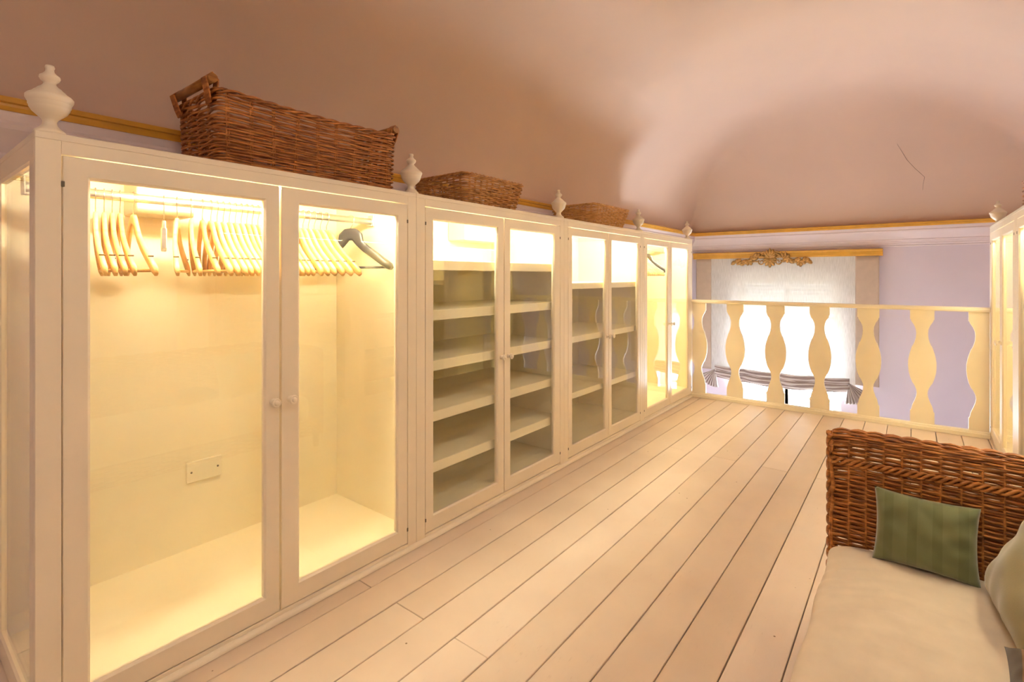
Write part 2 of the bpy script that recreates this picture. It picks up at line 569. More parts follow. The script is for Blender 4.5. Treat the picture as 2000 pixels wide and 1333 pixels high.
# portal so that the sky is sampled through the opening
pl_d = bpy.data.lights.new('window_portal', 'AREA')
pl_d.shape = 'RECTANGLE'; pl_d.size = WY1 - WY0; pl_d.size_y = WZ1 - WZ0
pl = bpy.data.objects.new('window_portal', pl_d)
pl.location = (XE + 0.34, midy, (WZ0 + WZ1) / 2)
pl.rotation_euler = (R(90), 0, R(90))
pl_d.cycles.is_portal = True
col.objects.link(pl)

# ------------------------------------------------------------------ wardrobes
def finial(root, x, y, z0):
    prof = [(0.0, 0.0), (0.036, 0.0), (0.037, 0.006), (0.033, 0.012), (0.024, 0.019), (0.017, 0.028), (0.0155, 0.038), (0.019, 0.045),
            (0.030, 0.055), (0.039, 0.064), (0.045, 0.075), (0.0455, 0.080), (0.0475, 0.082), (0.0475, 0.089), (0.049, 0.091), (0.053, 0.099),
            (0.053, 0.106), (0.049, 0.111), (0.040, 0.117), (0.034, 0.124), (0.031, 0.126), (0.026, 0.132), (0.019, 0.137), (0.0145, 0.143), (0.0135, 0.148),
            (0.020, 0.154), (0.0235, 0.161), (0.0225, 0.167), (0.015, 0.173), (0.0105, 0.179), (0.0095, 0.186), (0.0115, 0.191), (0.0095, 0.197), (0.0, 0.199)]
    # fine turning rings
    pr = []
    for i in range(len(prof) - 1):
        (r0, h0), (r1, h1) = prof[i], prof[i + 1]
        pr.append((r0, h0))
    pr.append(prof[-1])
    pr[0] = (0.002, 0.0); pr[-1] = (0.002, 0.199)
    return B().lathe(pr, (x, y, z0), 24).build('finial', 'cream', root)

def knob(root, x, y, z, sg):
    prof = [(0.013, 0.0), (0.013, 0.004), (0.007, 0.007), (0.0065, 0.014), (0.011, 0.018), (0.0165, 0.022), (0.0175, 0.026),
            (0.0165, 0.030), (0.0135, 0.0325), (0.0125, 0.0315), (0.010, 0.0315), (0.009, 0.034), (0.004, 0.036), (0.001, 0.0362)]
    return B().lathe(prof, (x, y, z), 16, axis='Y' if sg > 0 else '-Y').build('knob', 'cream', root)

ZT = 1.70      # top of the wardrobes
def wardrobe(x0, x1, yf, s, label, doors, shelves=(), shelf_t=0.052, rod=False, glass_end=None, fins=(), stile=0.056, box=None, socket=None, lamp=True, knob_z=0.83):
    """s=+1: back towards +Y.  doors: list of (a, b, pane_a, pane_b)"""
    r = empty('wardrobe', ((x0 + x1) / 2, yf + s * DEP / 2, 0))
    tag(r, label, 'wardrobe', 'glazed cream wardrobes')
    Y = lambda d: yf + s * d
    fn = lambda a, d, z: (a, Y(d), z)
    g = 0.0006
    # carcase
    B().box(x0 + g, x1 - g, Y(0.012), Y(DEP), 0.0, 0.075, 0.002).build('plinth', 'cream', r)
    B().box(x0 + 0.02, x1 - 0.02, Y(0.024), Y(DEP - 0.012), 0.075, 0.092).build('floor_panel', 'cream_in', r)
    B().box(x0 + g, x1 - g, Y(0.0), Y(DEP), ZT - 0.020, ZT, 0.002).build('top_panel', 'cream', r)
    B().box(x0 + 0.005, x1 - 0.005, Y(DEP - 0.012), Y(DEP), 0.0, ZT - 0.02).build('back_panel', 'cream_in', r)
    for xx, side in ((x0, -1), (x1, 1)):
        if glass_end == side:
            fe = lambda a, d, z, xx=xx: (xx + (d if side < 0 else -d), a, z)
            ya, yb = sorted((Y(0.012), Y(DEP - 0.012)))
            e = frame_bm(B(), ya, yb, 0.02, ZT - 0.02, 0.062, fe, 0.0, 0.022).build('glazed_end', 'cream', r)
            B().box(xx - side * 0.010, xx - side * 0.014, ya + 0.055, yb - 0.055, 0.075, ZT - 0.075).build('pane', 'glass', e)
        else:
            B().box(xx - side * g, xx - side * 0.02, Y(0.012), Y(DEP - 0.012), 0.075, ZT - 0.02).build('side_panel', 'cream_in', r)
    # face frame: stiles, header, bottom rail
    d_lo, d_hi = doors[0][0] - 0.003, doors[-1][1] + 0.003
    for a, c in ((x0 + g, d_lo), (d_hi, x1 - g)):
        B().box(a, c, Y(0), Y(0.022), 0.0, ZT - 0.02 if True else 0, 0.0015).build('stile', 'cream', r)
    B().box(d_lo, d_hi, Y(0), Y(0.022), 1.643, ZT - 0.02, 0.0012).build('header', 'cream', r)
    B().box(d_lo, d_hi, Y(0.0), Y(0.022), 0.0, 0.032, 0.0015).build('bottom_rail', 'cream', r)
    # door stop behind the meeting of door and frame
    for z in shelves:
        B().box(x0 + 0.021, x1 - 0.021, Y(0.04), Y(0.058), z - shelf_t, z, 0.002).build('shelf_lip', 'cream_in', r)
        B().box(x0 + 0.021, x1 - 0.021, Y(0.058), Y(DEP - 0.013), z - 0.02, z - 0.001).build('shelf', 'cream_in', r)
    if rod:
        yr, zr = Y(0.32), 1.582
        B().tube([(x0 + 0.022, yr, zr), (x1 - 0.022, yr, zr)], 0.0085, 16, flat=1.9).build('clothes_rail', 'chrome', r)
        for xx, dx in ((x0 + 0.0205, 1), (x1 - 0.0205, -1)):
            br = B().box(xx, xx + dx * 0.006, yr - 0.022, yr + 0.022, zr - 0.026, zr + 0.032, 0.002)
            br.box(xx, xx + dx * 0.018, yr - 0.021, yr + 0.021, zr - 0.024, zr - 0.018, 0.001)
            br.build('rail_bracket', 'chrome', r)
    if lamp:
        lb = B().tube([(x0 + 0.10, Y(0.062), 1.654), (x1 - 0.10, Y(0.062), 1.654)], 0.012, 8)
        lt = lb.build('lamp_tube', 'lamp', r)
        tag(lt, 'glowing tube lamp behind the header')
        for xx in (x0 + 0.085, x1 - 0.105):
            B().box(xx, xx + 0.02, Y(0.048), Y(0.076), 1.638, ZT - 0.0205, 0.001).build('lamp_holder', 'white_plastic', r)
    # doors
    for i, (a, c, pa, pc) in enumerate(doors):
        w = 0.060
        bb = B()
        zl, zh = 0.036, 1.6402
        pz0, pz1 = 0.112, 1.580
        rows = []
        ch = 0.007
        for (la, ha, lz, hz, d) in ((a, c, zl, zh, 0.022), (a, c, zl, zh, 0.002), (a + .002, c - .002, zl + .002, zh - .002, 0.0),
                                    (pa - ch, pc + ch, pz0 - ch, pz1 + ch, 0.0), (pa, pc, pz0, pz1, ch), (pa, pc, pz0, pz1, 0.022)):
            rows.append([fn(la, d, lz), fn(ha, d, lz), fn(ha, d, hz), fn(la, d, hz)])
        bb.grid(rows, closed_u=True, closed_v=True, smooth=False)
        dr = bb.build('door', 'cream', r)
        B().box(pa - 0.004, pc + 0.004, Y(0.012), Y(0.016), pz0 - 0.004, pz1 + 0.004).build('pane', 'glass', dr)
        kx = c - 0.026 if i == 0 else a + 0.034
        knob(dr, kx, Y(0.0), knob_z, -s)
        hx = a if i == 0 else c
        for hz in (0.10, 1.56):
            B().box(hx - 0.004, hx + 0.004, Y(-0.002), Y(0.006), hz - 0.008, hz + 0.008, 0.001).build('hinge', 'screw', dr)
    for fx in fins:
        finial(r, fx, Y(0.045), ZT)
    if box:
        bx0, bx1 = box
        B().box(bx0, bx1, Y(DEP - 0.013), Y(DEP - 0.17), 1.545, 1.679, 0.003).build('junction_box', 'white_plastic', r)
    if socket:
        a, c, z0, z1 = socket
        sp = B().box(a, c, Y(DEP - 0.013), Y(DEP - 0.023), z0, z1, 0.003).build('socket_plate', 'white_plastic', r)
        for xx in (a + 0.018, c - 0.018):
            B().lathe([(0.0045, 0), (0.0045, 0.002), (0.001, 0.0026)], (xx, Y(DEP - 0.0235), (z0 + z1) / 2), 8, axis='-Y' if s > 0 else 'Y').build('screw', 'screw', sp)
    return r

SH2 = (1.383, 1.126, 0.868, 0.610, 0.350)
SH3 = (1.252, 0.865, 0.462)
w1 = wardrobe(0.293, 1.653, YC, 1, 'cream glazed wardrobe with a glass end panel, full of wooden hangers', [(0.352, 0.977, 0.414, 0.920), (0.985, 1.598, 1.059, 1.537)],
              rod=True, glass_end=-1, fins=(0.332, 1.659), box=(0.66, 0.86), socket=(0.885, 1.03, 0.385, 0.478))
w2 = wardrobe(1.653, 2.980, YC, 1, 'cream glazed wardrobe fitted with five shelves', [(1.712, 2.323, 1.769, 2.263), (2.328, 2.928, 2.389, 2.857)],
              shelves=SH2, fins=(2.980,), box=(2.50, 2.90))
w3 = wardrobe(2.980, 4.266, YC, 1, 'cream glazed wardrobe fitted with three shelves', [(3.034, 3.631, 3.090, 3.580), (3.636, 4.224, 3.688, 4.176)],
              shelves=SH3, shelf_t=0.045, fins=(4.286,))
w4 = wardrobe(4.266, 5.570, YC, 1, 'cream glazed hanging wardrobe at the railing end of the long row', [(4.310, 4.927, 4.380, 4.862), (4.932, 5.545, 4.980, 5.440)],
              rod=True, fins=(5.540,))
def rdoors(a, c):
    m = (a + c) / 2
    return [(a + 0.055, m - 0.003, a + 0.115, m - 0.063), (m + 0.003, c - 0.055, m + 0.063, c - 0.115)]
w5 = wardrobe(4.300, 5.600, YRF, -1, 'cream glazed hanging wardrobe of the opposite row, beside the railing', rdoors(4.300, 5.600), rod=True, fins=(5.565,))
w6 = wardrobe(2.980, 4.300, YRF, -1, 'cream glazed wardrobe of the opposite row, behind the wicker sofa arm', rdoors(2.980, 4.300), shelves=SH3, fins=())
w7 = wardrobe(1.660, 2.980, YRF, -1, 'cream glazed wardrobe of the opposite row, behind the wicker sofa', rdoors(1.660, 2.980), shelves=SH2, fins=())

# quarter-round strip between wardrobes and floor
qr = [(0, 0), (0.018, 0)] + [(0.018 * math.cos(t * math.pi / 10), 0.018 * math.sin(t * math.pi / 10)) for t in range(1, 5)] + [(0, 0.018)]
struct(B().prism(qr, lambda a, z, t: (t, YC - 0.0005 - a, z + 0.0012), 0.30, 5.537).build('baseboard_left', 'cream'), 'quarter round strip along the foot of the wardrobes', 'baseboard')

# ------------------------------------------------------------------ railing
bal = empty('balustrade', (XF - 0.03, 0.695, 0))
tag(bal, 'cream balustrade of flat cut-out balusters at the mezzanine edge', 'railing')
hw = [(0.052, .081), (0.150, .081), (0.156, .074), (0.166, .073), (0.20, .066), (0.235, .052), (0.275, .040), (0.305, .036), (0.335, .039), (0.365, .050), (0.385, .060), (0.392, .066),
      (0.43, .079), (0.48, .090), (0.53, .0945), (0.58, .0935), (0.63, .086), (0.68, .073), (0.705, .066), (0.712, .060), (0.74, .050), (0.775, .042), (0.815, .039), (0.85, .042), (0.885, .054), (0.905, .066), (0.918, .073),
      (0.928, .074), (0.934, .081), (1.012, .081)]
for i, cy in enumerate((1.815, 1.439, 1.063, 0.687, 0.311, -0.065, -0.441)):
    lo, hi = YRF + 0.004, YC - 0.004
    pr = [(max(lo, min(hi, cy + w)), z) for z, w in hw] + [(max(lo, min(hi, cy - w)), z) for z, w in reversed(hw)]
    if i == 6:
        pr = [(cy + w, z) for z, w in hw] + [(lo, z) for z, w in reversed(hw)]
    B().prism(pr, lambda a, z, t: (XF - 0.03 + t, a, z), -0.011, 0.011).build('baluster', 'rail_cream', bal)
def railprof(z0, pts):
    return pts
b = B()
tp = [(-0.026, 1.012), (-0.030, 1.018), (-0.030, 1.030), (-0.026, 1.042), (-0.016, 1.049), (0.016, 1.049), (0.026, 1.042), (0.030, 1.030), (0.030, 1.018), (0.026, 1.012)]
b.prism(tp, lambda a, z, t: (XF - 0.03 + a, t, z), YRF + 0.002, YC - 0.002)
b.build('top_rail', 'rail_cream', bal)
bp = [(-0.032, 0.002), (-0.032, 0.032), (-0.026, 0.036), (-0.024, 0.046), (-0.018, 0.052), (0.018, 0.052), (0.028, 0.044), (0.028, 0.002)]
B().prism(bp, lambda a, z, t: (XF - 0.03 + a, t, z), YRF + 0.002, YC - 0.002).build('bottom_rail', 'rail_cream', bal)

# ------------------------------------------------------------------ pelmet and blind on the window wall
XP = 7.462
pel = empty('pelmet', (XE - 0.06, 1.4, 1.54))
tag(pel, 'ochre gold pelmet with a carved crest above the blind', 'pelmet')
pp = [(0.003, 1.545), (0.10, 1.545), (0.102, 1.558), (0.106, 1.562), (0.106, 1.600), (0.118, 1.606), (0.122, 1.622), (0.116, 1.630), (0.003, 1.630)]
b = B()
PY0, PY1 = 0.275, 2.50
b.prism(pp, lambda o, z, t: (XE - o, t, z), PY0, PY1)
b.build('pelmet_board', 'gold', pel)
def leaf(bb, base, ang, ln, wd, curl, x, thick=0.02, n=7):
    """pointed carved leaf in the Y-Z plane, proud towards -X"""
    rows = []
    for i in range(n + 1):
        t = i / n
        a = ang + curl * t
        if i == 0:
            cy, cz = base
        else:
            cy += math.cos(a) * ln / n; cz += math.sin(a) * ln / n
        w = wd * (math.sin(math.pi * (0.12 + 0.86 * t)) ** 0.8) * 0.5 + 0.001
        ny, nz = -math.sin(a), math.cos(a)
        lift = thick * (0.35 + 0.65 * math.sin(math.pi * t)) + (0.012 * t if curl else 0)
        rows.append([(x, cy + ny * w, cz + nz * w), (x - lift * 0.55, cy + ny * w * .6, cz + nz * w * .6), (x - lift, cy, cz), (x - lift * 0.55, cy - ny * w * .6, cz - nz * w * .6), (x, cy - ny * w, cz - nz * w)])
    vv = bb.grid(rows)
    return bb
def orn_part(name, fn):
    bb = B(); fn(bb)
    o = bb.build(name, 'carved_gold', pel)
    md = o.modifiers.new('thick', 'SOLIDIFY'); md.thickness = 0.006; md.offset = -1
    return o
OY, OZ, OX = 1.485, 1.535, XE - 0.112
def shell(bb):
    for k in range(7):
        a = R(90) + (k - 3) * R(21)
        leaf(bb, (OY, OZ + 0.005), a, 0.135 - 0.016 * abs(k - 3), 0.052, 0.0, OX - 0.01, 0.03)
    for k in range(7):
        a = R(-90) + (k - 3) * R(24)
        leaf(bb, (OY, OZ + 0.0), a, 0.118 - 0.012 * abs(k - 3), 0.048, (k - 3) * 0.12, OX - 0.008, 0.032)
orn_part('shell_crest', shell)
for sg in (1, -1):
    def scroll(bb, sg=sg):
        for (y0, z0, r0, tn) in ((0.075, 0.045, 0.050, 1.6), (0.10, -0.045, 0.040, -1.5), (0.20, 0.008, 0.032, 1.5)):
            pts = []
            for i in range(22):
                t = i / 21
                a = tn * 2 * math.pi * t * 0.8 + 0.6
                rr = r0 * (1 - 0.75 * t)
                pts.append((OX - 0.016 - 0.012 * t, OY + sg * (y0 + rr * math.cos(a)), OZ + z0 + rr * math.sin(a)))
            bb.tube(pts, [0.010 * (1 - 0.5 * i / 21) for i in range(22)], 6)
    orn_part('scroll', scroll)
    def garland(bb, sg=sg):
        rr = random.Random(11)
        for i in range(24):
            t = i / 23
            yy = 0.14 + 0.30 * t
            zz = 0.020 * math.cos(t * 5) - 0.035 * t - 0.005
            a = rr.uniform(-1.2, 1.2) + (0.0 if i % 2 else math.pi * 0.9)
            a = a if sg > 0 else math.pi - a
            leaf(bb, (OY + sg * yy, OZ + zz + rr.uniform(-.018, .018)), a, 0.078 - 0.018 * t, 0.040, rr.uniform(-.8, .8), OX - 0.002, 0.024, 5)
        for i in range(4):
            t = i / 3
            a = -0.5 - 0.35 * i * .3
            leaf(bb, (OY + sg * (0.13 + 0.05 * i), OZ - 0.03), a if sg > 0 else math.pi - a, 0.075, 0.02, 0.9 * sg, OX - 0.002, 0.02, 6)
    orn_part('leaf_garland', garland)

bl = empty('roman_blind', (XP, 1.35, -0.15))
tag(bl, 'sheer white roman blind with beige side bands and gathered striped hem', 'blind')
BY0, BY1 = 0.30, 2.46
def cloth(y0, y1, z0, z1, ny, nz, amp, xoff):
    return [[(XP + xoff + amp * math.sin(y * 23 + 0.6 * math.sin(z * 5)) + amp * .6 * math.sin(z * 9 + y * 3), y, z) for z in [z0 + (z1 - z0) * j / nz for j in range(nz + 1)]] for y in [y0 + (y1 - y0) * i / ny for i in range(ny + 1)]]
b = B(); b.grid(cloth(0.545, 2.25, -0.06, 1.545, 60, 30, 0.004, 0)); b.build('sheer_panel', 'sheer', bl)
for a, c in ((BY0 + 0.01, 0.545), (2.25, BY1)):
    b = B(); b.grid(cloth(a, c, -0.02, 1.545, 14, 26, 0.004, 0))
    o = b.build('side_band', 'band', bl)
    md = o.modifiers.new('thick', 'SOLIDIFY'); md.thickness = 0.004
# gathered hem: stacked folds sagging between the tie points
for k in range(10):
    pts = []
    for i in range(57):
        t = i / 56
        yy = 0.60 + (2.19 - 0.60) * t
        sag = -0.045 * math.sin(math.pi * t) - 0.016 * abs(math.sin(math.pi * t * 4)) * (0.7 + k * .03)
        zz = 0.045 - k * 0.0155 + sag * (0.62 + 0.035 * k) + 0.0025 * math.sin(t * 31 + k * 2)
        pts.append((XP - 0.040 - 0.010 * math.sin(k * 1.1 + .4) - 0.006 * math.sin(t * 22 + k), yy, zz))
    B().tube(pts, [0.0055 * (0.55 + 0.45 * math.sin(math.pi * min(1, max(0, 0.04 + i / 61)))) for i in range(57)], 10, flat=3.3).build('hem_fold', 'linen_taupe' if k % 2 else 'linen_light', bl)
# bunched tails at the two tie points
for ty, sg in ((0.60, -1), (2.19, 1)):
    bb = B()
    rows = []
    for i in range(13):
        t = i / 12
        row_ = []
        for j in range(41):
            u = j / 40
            a = (-0.15 + 1.25 * u)
            rad = 0.02 + 0.27 * t
            pl_ = 0.014 * t * math.sin(u * 2 * math.pi * 9)
            yy = ty + sg * (rad * math.sin(a) * 0.86 - 0.01)
            zz = 0.0 - rad * math.cos(a) + 0.03 * t
            row_.append((XP - 0.03 - pl_ - 0.02 * math.sin(math.pi * t), yy, zz))
        rows.append(row_)
    bb.grid(rows)
    o = bb.build('gathered_tail', 'linen_light', bl)
    o.data.materials.append(M['linen_taupe'])
    for i_, p_ in enumerate(o.data.polygons):
        p_.material_index = 1 if (i_ % 40) % 5 in (2, 3) else 0
    md = o.modifiers.new('thick', 'SOLIDIFY'); md.thickness = 0.003

# ------------------------------------------------------------------ coat hangers
def hanger_meshes(kind):
    """local frame: rail axis = X, hanger spread along Y, hook centre at origin (rail centre), z down"""
    wide = 0.222
    path = [(0, -0.068), (0.016, -0.069), (0.034, -0.080), (0.056, -0.106), (0.085, -0.138), (0.120, -0.171), (0.158, -0.202), (0.190, -0.229), (0.210, -0.248), (wide, -0.264)]
    if kind == 'black':
        path = [(0, -0.062), (0.022, -0.063), (0.040, -0.078), (0.056, -0.108), (0.085, -0.132), (0.125, -0.158), (0.165, -0.186), (0.195, -0.206), (0.215, -0.220), (0.228, -0.232)]
    full = [(-a, z) for a, z in reversed(path[1:])] + path
    bb = B()
    rows = []
    n = len(full)
    for i, (yy, zz) in enumerate(full):
        e = abs(yy) / wide
        if kind == 'black':
            tx = 0.007 + 0.016 * e ** 1.5
            tz = 0.021 - 0.006 * e if e > 0.2 else 0.030
        else:
            tx = 0.0064 + 0.0022 * e ** 2
            tz = 0.0165 - 0.002 * e if e > 0.12 else 0.019
        if i in (0, n - 1):
            tx *= 0.55; tz *= 0.6
        a = full[max(0, i - 1)]; c = full[min(n - 1, i + 1)]
        ty, tzv = c[0] - a[0], c[1] - a[1]
        L = math.hypot(ty, tzv)
        ny, nz = -tzv / L, ty / L
        # contour: arm ends sweep forward a little
        sw = 0.036 * max(0.0, e - 0.28) ** 1.5 if kind != 'black' else 0.010 * e ** 2
        rows.append([(sw + tx * cx_, yy + ny * tz * cz_, zz - 0.012 + nz * tz * cz_) for cx_, cz_ in
                     ((0.75, 1.0), (1, 0.6), (1, -0.6), (0.75, -1.0), (-0.75, -1.0), (-1, -0.6), (-1, 0.6), (-0.75, 1.0))])
    vv = bb.grid(rows, closed_v=True)
    bb.cap(vv[0][::-1]); bb.cap(vv[-1])
    body = bb
    hk = B()
    pts = []
    for i in range(15):
        a = R(-62) + (R(242)) * i / 14
        pts.append((0, 0.0205 * math.sin(a) * -1, 0.0205 * math.cos(a) * 1.0))
    pts = [(0, 0.0205 * math.cos(R(-35) + R(215) * i / 14), 0.0205 * math.sin(R(-35) + R(215) * i / 14)) for i in range(15)]
    pts += [(0, -0.019, -0.014), (0, -0.009, -0.030), (0, 0.0, -0.042), (0, 0, -0.075)]
    hk.tube(pts, 0.0017, 5, up=(1, 0, 0))
    bar = B()
    zb = -0.262 if kind != 'black' else -0.238
    bar.tube([(0.018, -0.205, zb), (0.018, 0.205, zb)], 0.0058, 8)
    ring = B()
    for sg in (-1, 1):
        ring.box(0.0062, 0.0226, sg * 0.183 - 0.002, sg * 0.183 + 0.002, -0.2165, -0.2115, 0.0008)
    return body, hk, bar, ring
proto = {}
for kind in ('wood', 'black'):
    a, h_, c_, r_ = hanger_meshes(kind)
    ms = []
    for nm, bb, mt in (('arms', a, 'wood' if kind == 'wood' else 'black_plastic'), ('hook', h_, 'wire'), ('trouser_bar', c_, 'wood' if kind == 'wood' else 'black_plastic'), ('notch', r_, 'notch')):
        bmesh.ops.recalc_face_normals(bb.bm, faces=bb.bm.faces[:])
        me = bpy.data.meshes.new(kind + '_hanger_' + nm)
        bb.bm.to_mesh(me); bb.bm.free()
        me.materials.append(M[mt])
        ms.append((nm, me))
    if kind == 'black':
        ms = ms[:3]
    proto[kind] = ms
def hanger(x, y, z, yaw, label, group, kind='wood', roll=0.0):
    o = empty('coat_hanger', (x, y, z))
    o.rotation_euler = (roll, 0, yaw)
    tag(o, label, 'hanger', group)
    for nm, me in proto[kind]:
        p = bpy.data.objects.new(nm, me)
        col.objects.link(p)
        p.parent = o
    return o
ORD = ('first', 'second', 'third', 'fourth', 'fifth', 'sixth', 'seventh', 'eighth', 'ninth', 'tenth', 'eleventh', 'twelfth', 'thirteenth', 'fourteenth', 'fifteenth', 'sixteenth', 'seventeenth', 'eighteenth')
ZR, YRD = 1.582, YC + 0.32
hr = random.Random(3)
G1 = 'wooden hangers in the wardrobe with the glass end'
for n_, (x, yw) in enumerate(((0.405, -11), (0.440, -11.5), (0.497, -12), (0.5205, -11.3), (0.543, -10.6), (0.5655, -9.9), (0.605, -4.9))):
    hanger(x, YRD, ZR, R(yw), 'pale wooden hanger, %s on the rail from the glass end panel' % ORD[n_], 'hangers bunched by the glass end panel')
for n_, (x, yw) in enumerate(((0.744, -24.0), (0.791, -17.8), (0.831, -12.8))):
    hanger(x, YRD, ZR, R(yw), 'pale wooden hanger turned aslant, %s after the chrome clip hanger' % ORD[n_], 'hangers fanned out beside the clip hanger')
xx = 0.862
for i in range(15):
    yw = (-9.5, -8.7, -8.0, -8.3, -7.9, -8.2, -8.5, -8.2, -8.6, -8.9, -8.6, -8.9, -9.2, -8.9, -9.2)[i]
    hanger(xx, YRD, ZR, R(yw), 'pale wooden hanger, %s on the rail after the chrome clip hanger' % ORD[i + 3], 'hangers bunched behind the meeting doors')
    xx += hr.uniform(0.0222, 0.0248)
for n_, (x, yw) in enumerate(((1.228, -9), (1.253, -7.8), (1.280, -6), (1.309, -3.5), (1.340, -0.5), (1.373, 3))):
    hanger(x, YRD, ZR, R(yw), 'pale wooden hanger, %s on the rail before the wide-shouldered black hanger' % ORD[5 - n_], 'hangers next to the black hanger')
hanger(1.506, YRD, ZR, R(19), 'black plastic coat hanger with wide shoulders turned to the glass', None, 'black')
# chrome clip hanger hanging edge-on
ch = empty('clip_hanger', (0.700, YRD, ZR))
ch.rotation_euler = (0, 0, R(-17.6))
tag(ch, 'slim chrome clip hanger hanging alone on the rail', 'hanger')
b = B(); b.tube([(0.700, YRD + 0.0205 * math.cos(R(-35) + R(215) * i / 14), ZR + 0.0205 * math.sin(R(-35) + R(215) * i / 14)) for i in range(15)] + [(0.700, YRD - 0.018, ZR - 0.02), (0.700, YRD, ZR - 0.05), (0.700, YRD, ZR - 0.085)], 0.0018, 5, up=(1, 0, 0))
b.build('hook', 'wire', ch)
b = B(); b.box(0.694, 0.706, YRD - 0.13, YRD + 0.13, ZR - 0.115, ZR - 0.085, 0.003); b.build('clamp_bar', 'chrome', ch)
for sg in (-1, 1):
    b = B(); b.box(0.691, 0.709, YRD + sg * 0.115 - 0.012, YRD + sg * 0.115 + 0.012, ZR - 0.185, ZR - 0.11, 0.003); b.build('clip', 'chrome', ch)
for i in range(9):
    hanger(4.62 + i * 0.045 + hr.uniform(-.005, .005), YRD, ZR, R(2 + i * 1.2 + hr.uniform(-1.5, 1.5)), 'wooden hanger, %s from the black one in the railing-end wardrobe' % ORD[8 - i], 'hangers in the wardrobe by the railing')
hanger(5.085, YRD, ZR, R(12), 'black hanger last in the bunch in the wardrobe by the railing', None, 'black')
for i in range(4):
    hanger(4.98 + i * 0.05, YRF - 0.32, ZR, R(-12 + i * 5), 'wooden hanger, %s from the railing side in the opposite wardrobe row' % ORD[3 - i], 'hangers in the opposite row')

# ------------------------------------------------------------------ baskets
def rrect(x0, x1, y0, y1, rad, n_per_m):
    """points and outward normals round a rounded rectangle"""
    out = []
    segs = [((x0 + rad, y0), (x1 - rad, y0), (0, -1)), ((x1, y0 + rad), (x1, y1 - rad), (1, 0)), ((x1 - rad, y1), (x0 + rad, y1), (0, 1)), ((x0, y1 - rad), (x0, y0 + rad), (-1, 0))]
    cs = [((x1 - rad, y0 + rad), -90), ((x1 - rad, y1 - rad), 0), ((x0 + rad, y1 - rad), 90), ((x0 + rad, y0 + rad), 180)]
    for (a, c, nr), (cc, a0) in zip(segs, cs):
        L = math.hypot(c[0] - a[0], c[1] - a[1])
        n = max(2, int(L * n_per_m))
        for i in range(n):
            t = i / n
            out.append((a[0] + (c[0] - a[0]) * t, a[1] + (c[1] - a[1]) * t, nr[0], nr[1]))
        for i in range(3):
            an = R(a0 + 90 * i / 3)
            out.append((cc[0] + rad * math.cos(an), cc[1] + rad * math.sin(an), math.cos(an), math.sin(an)))
    return out
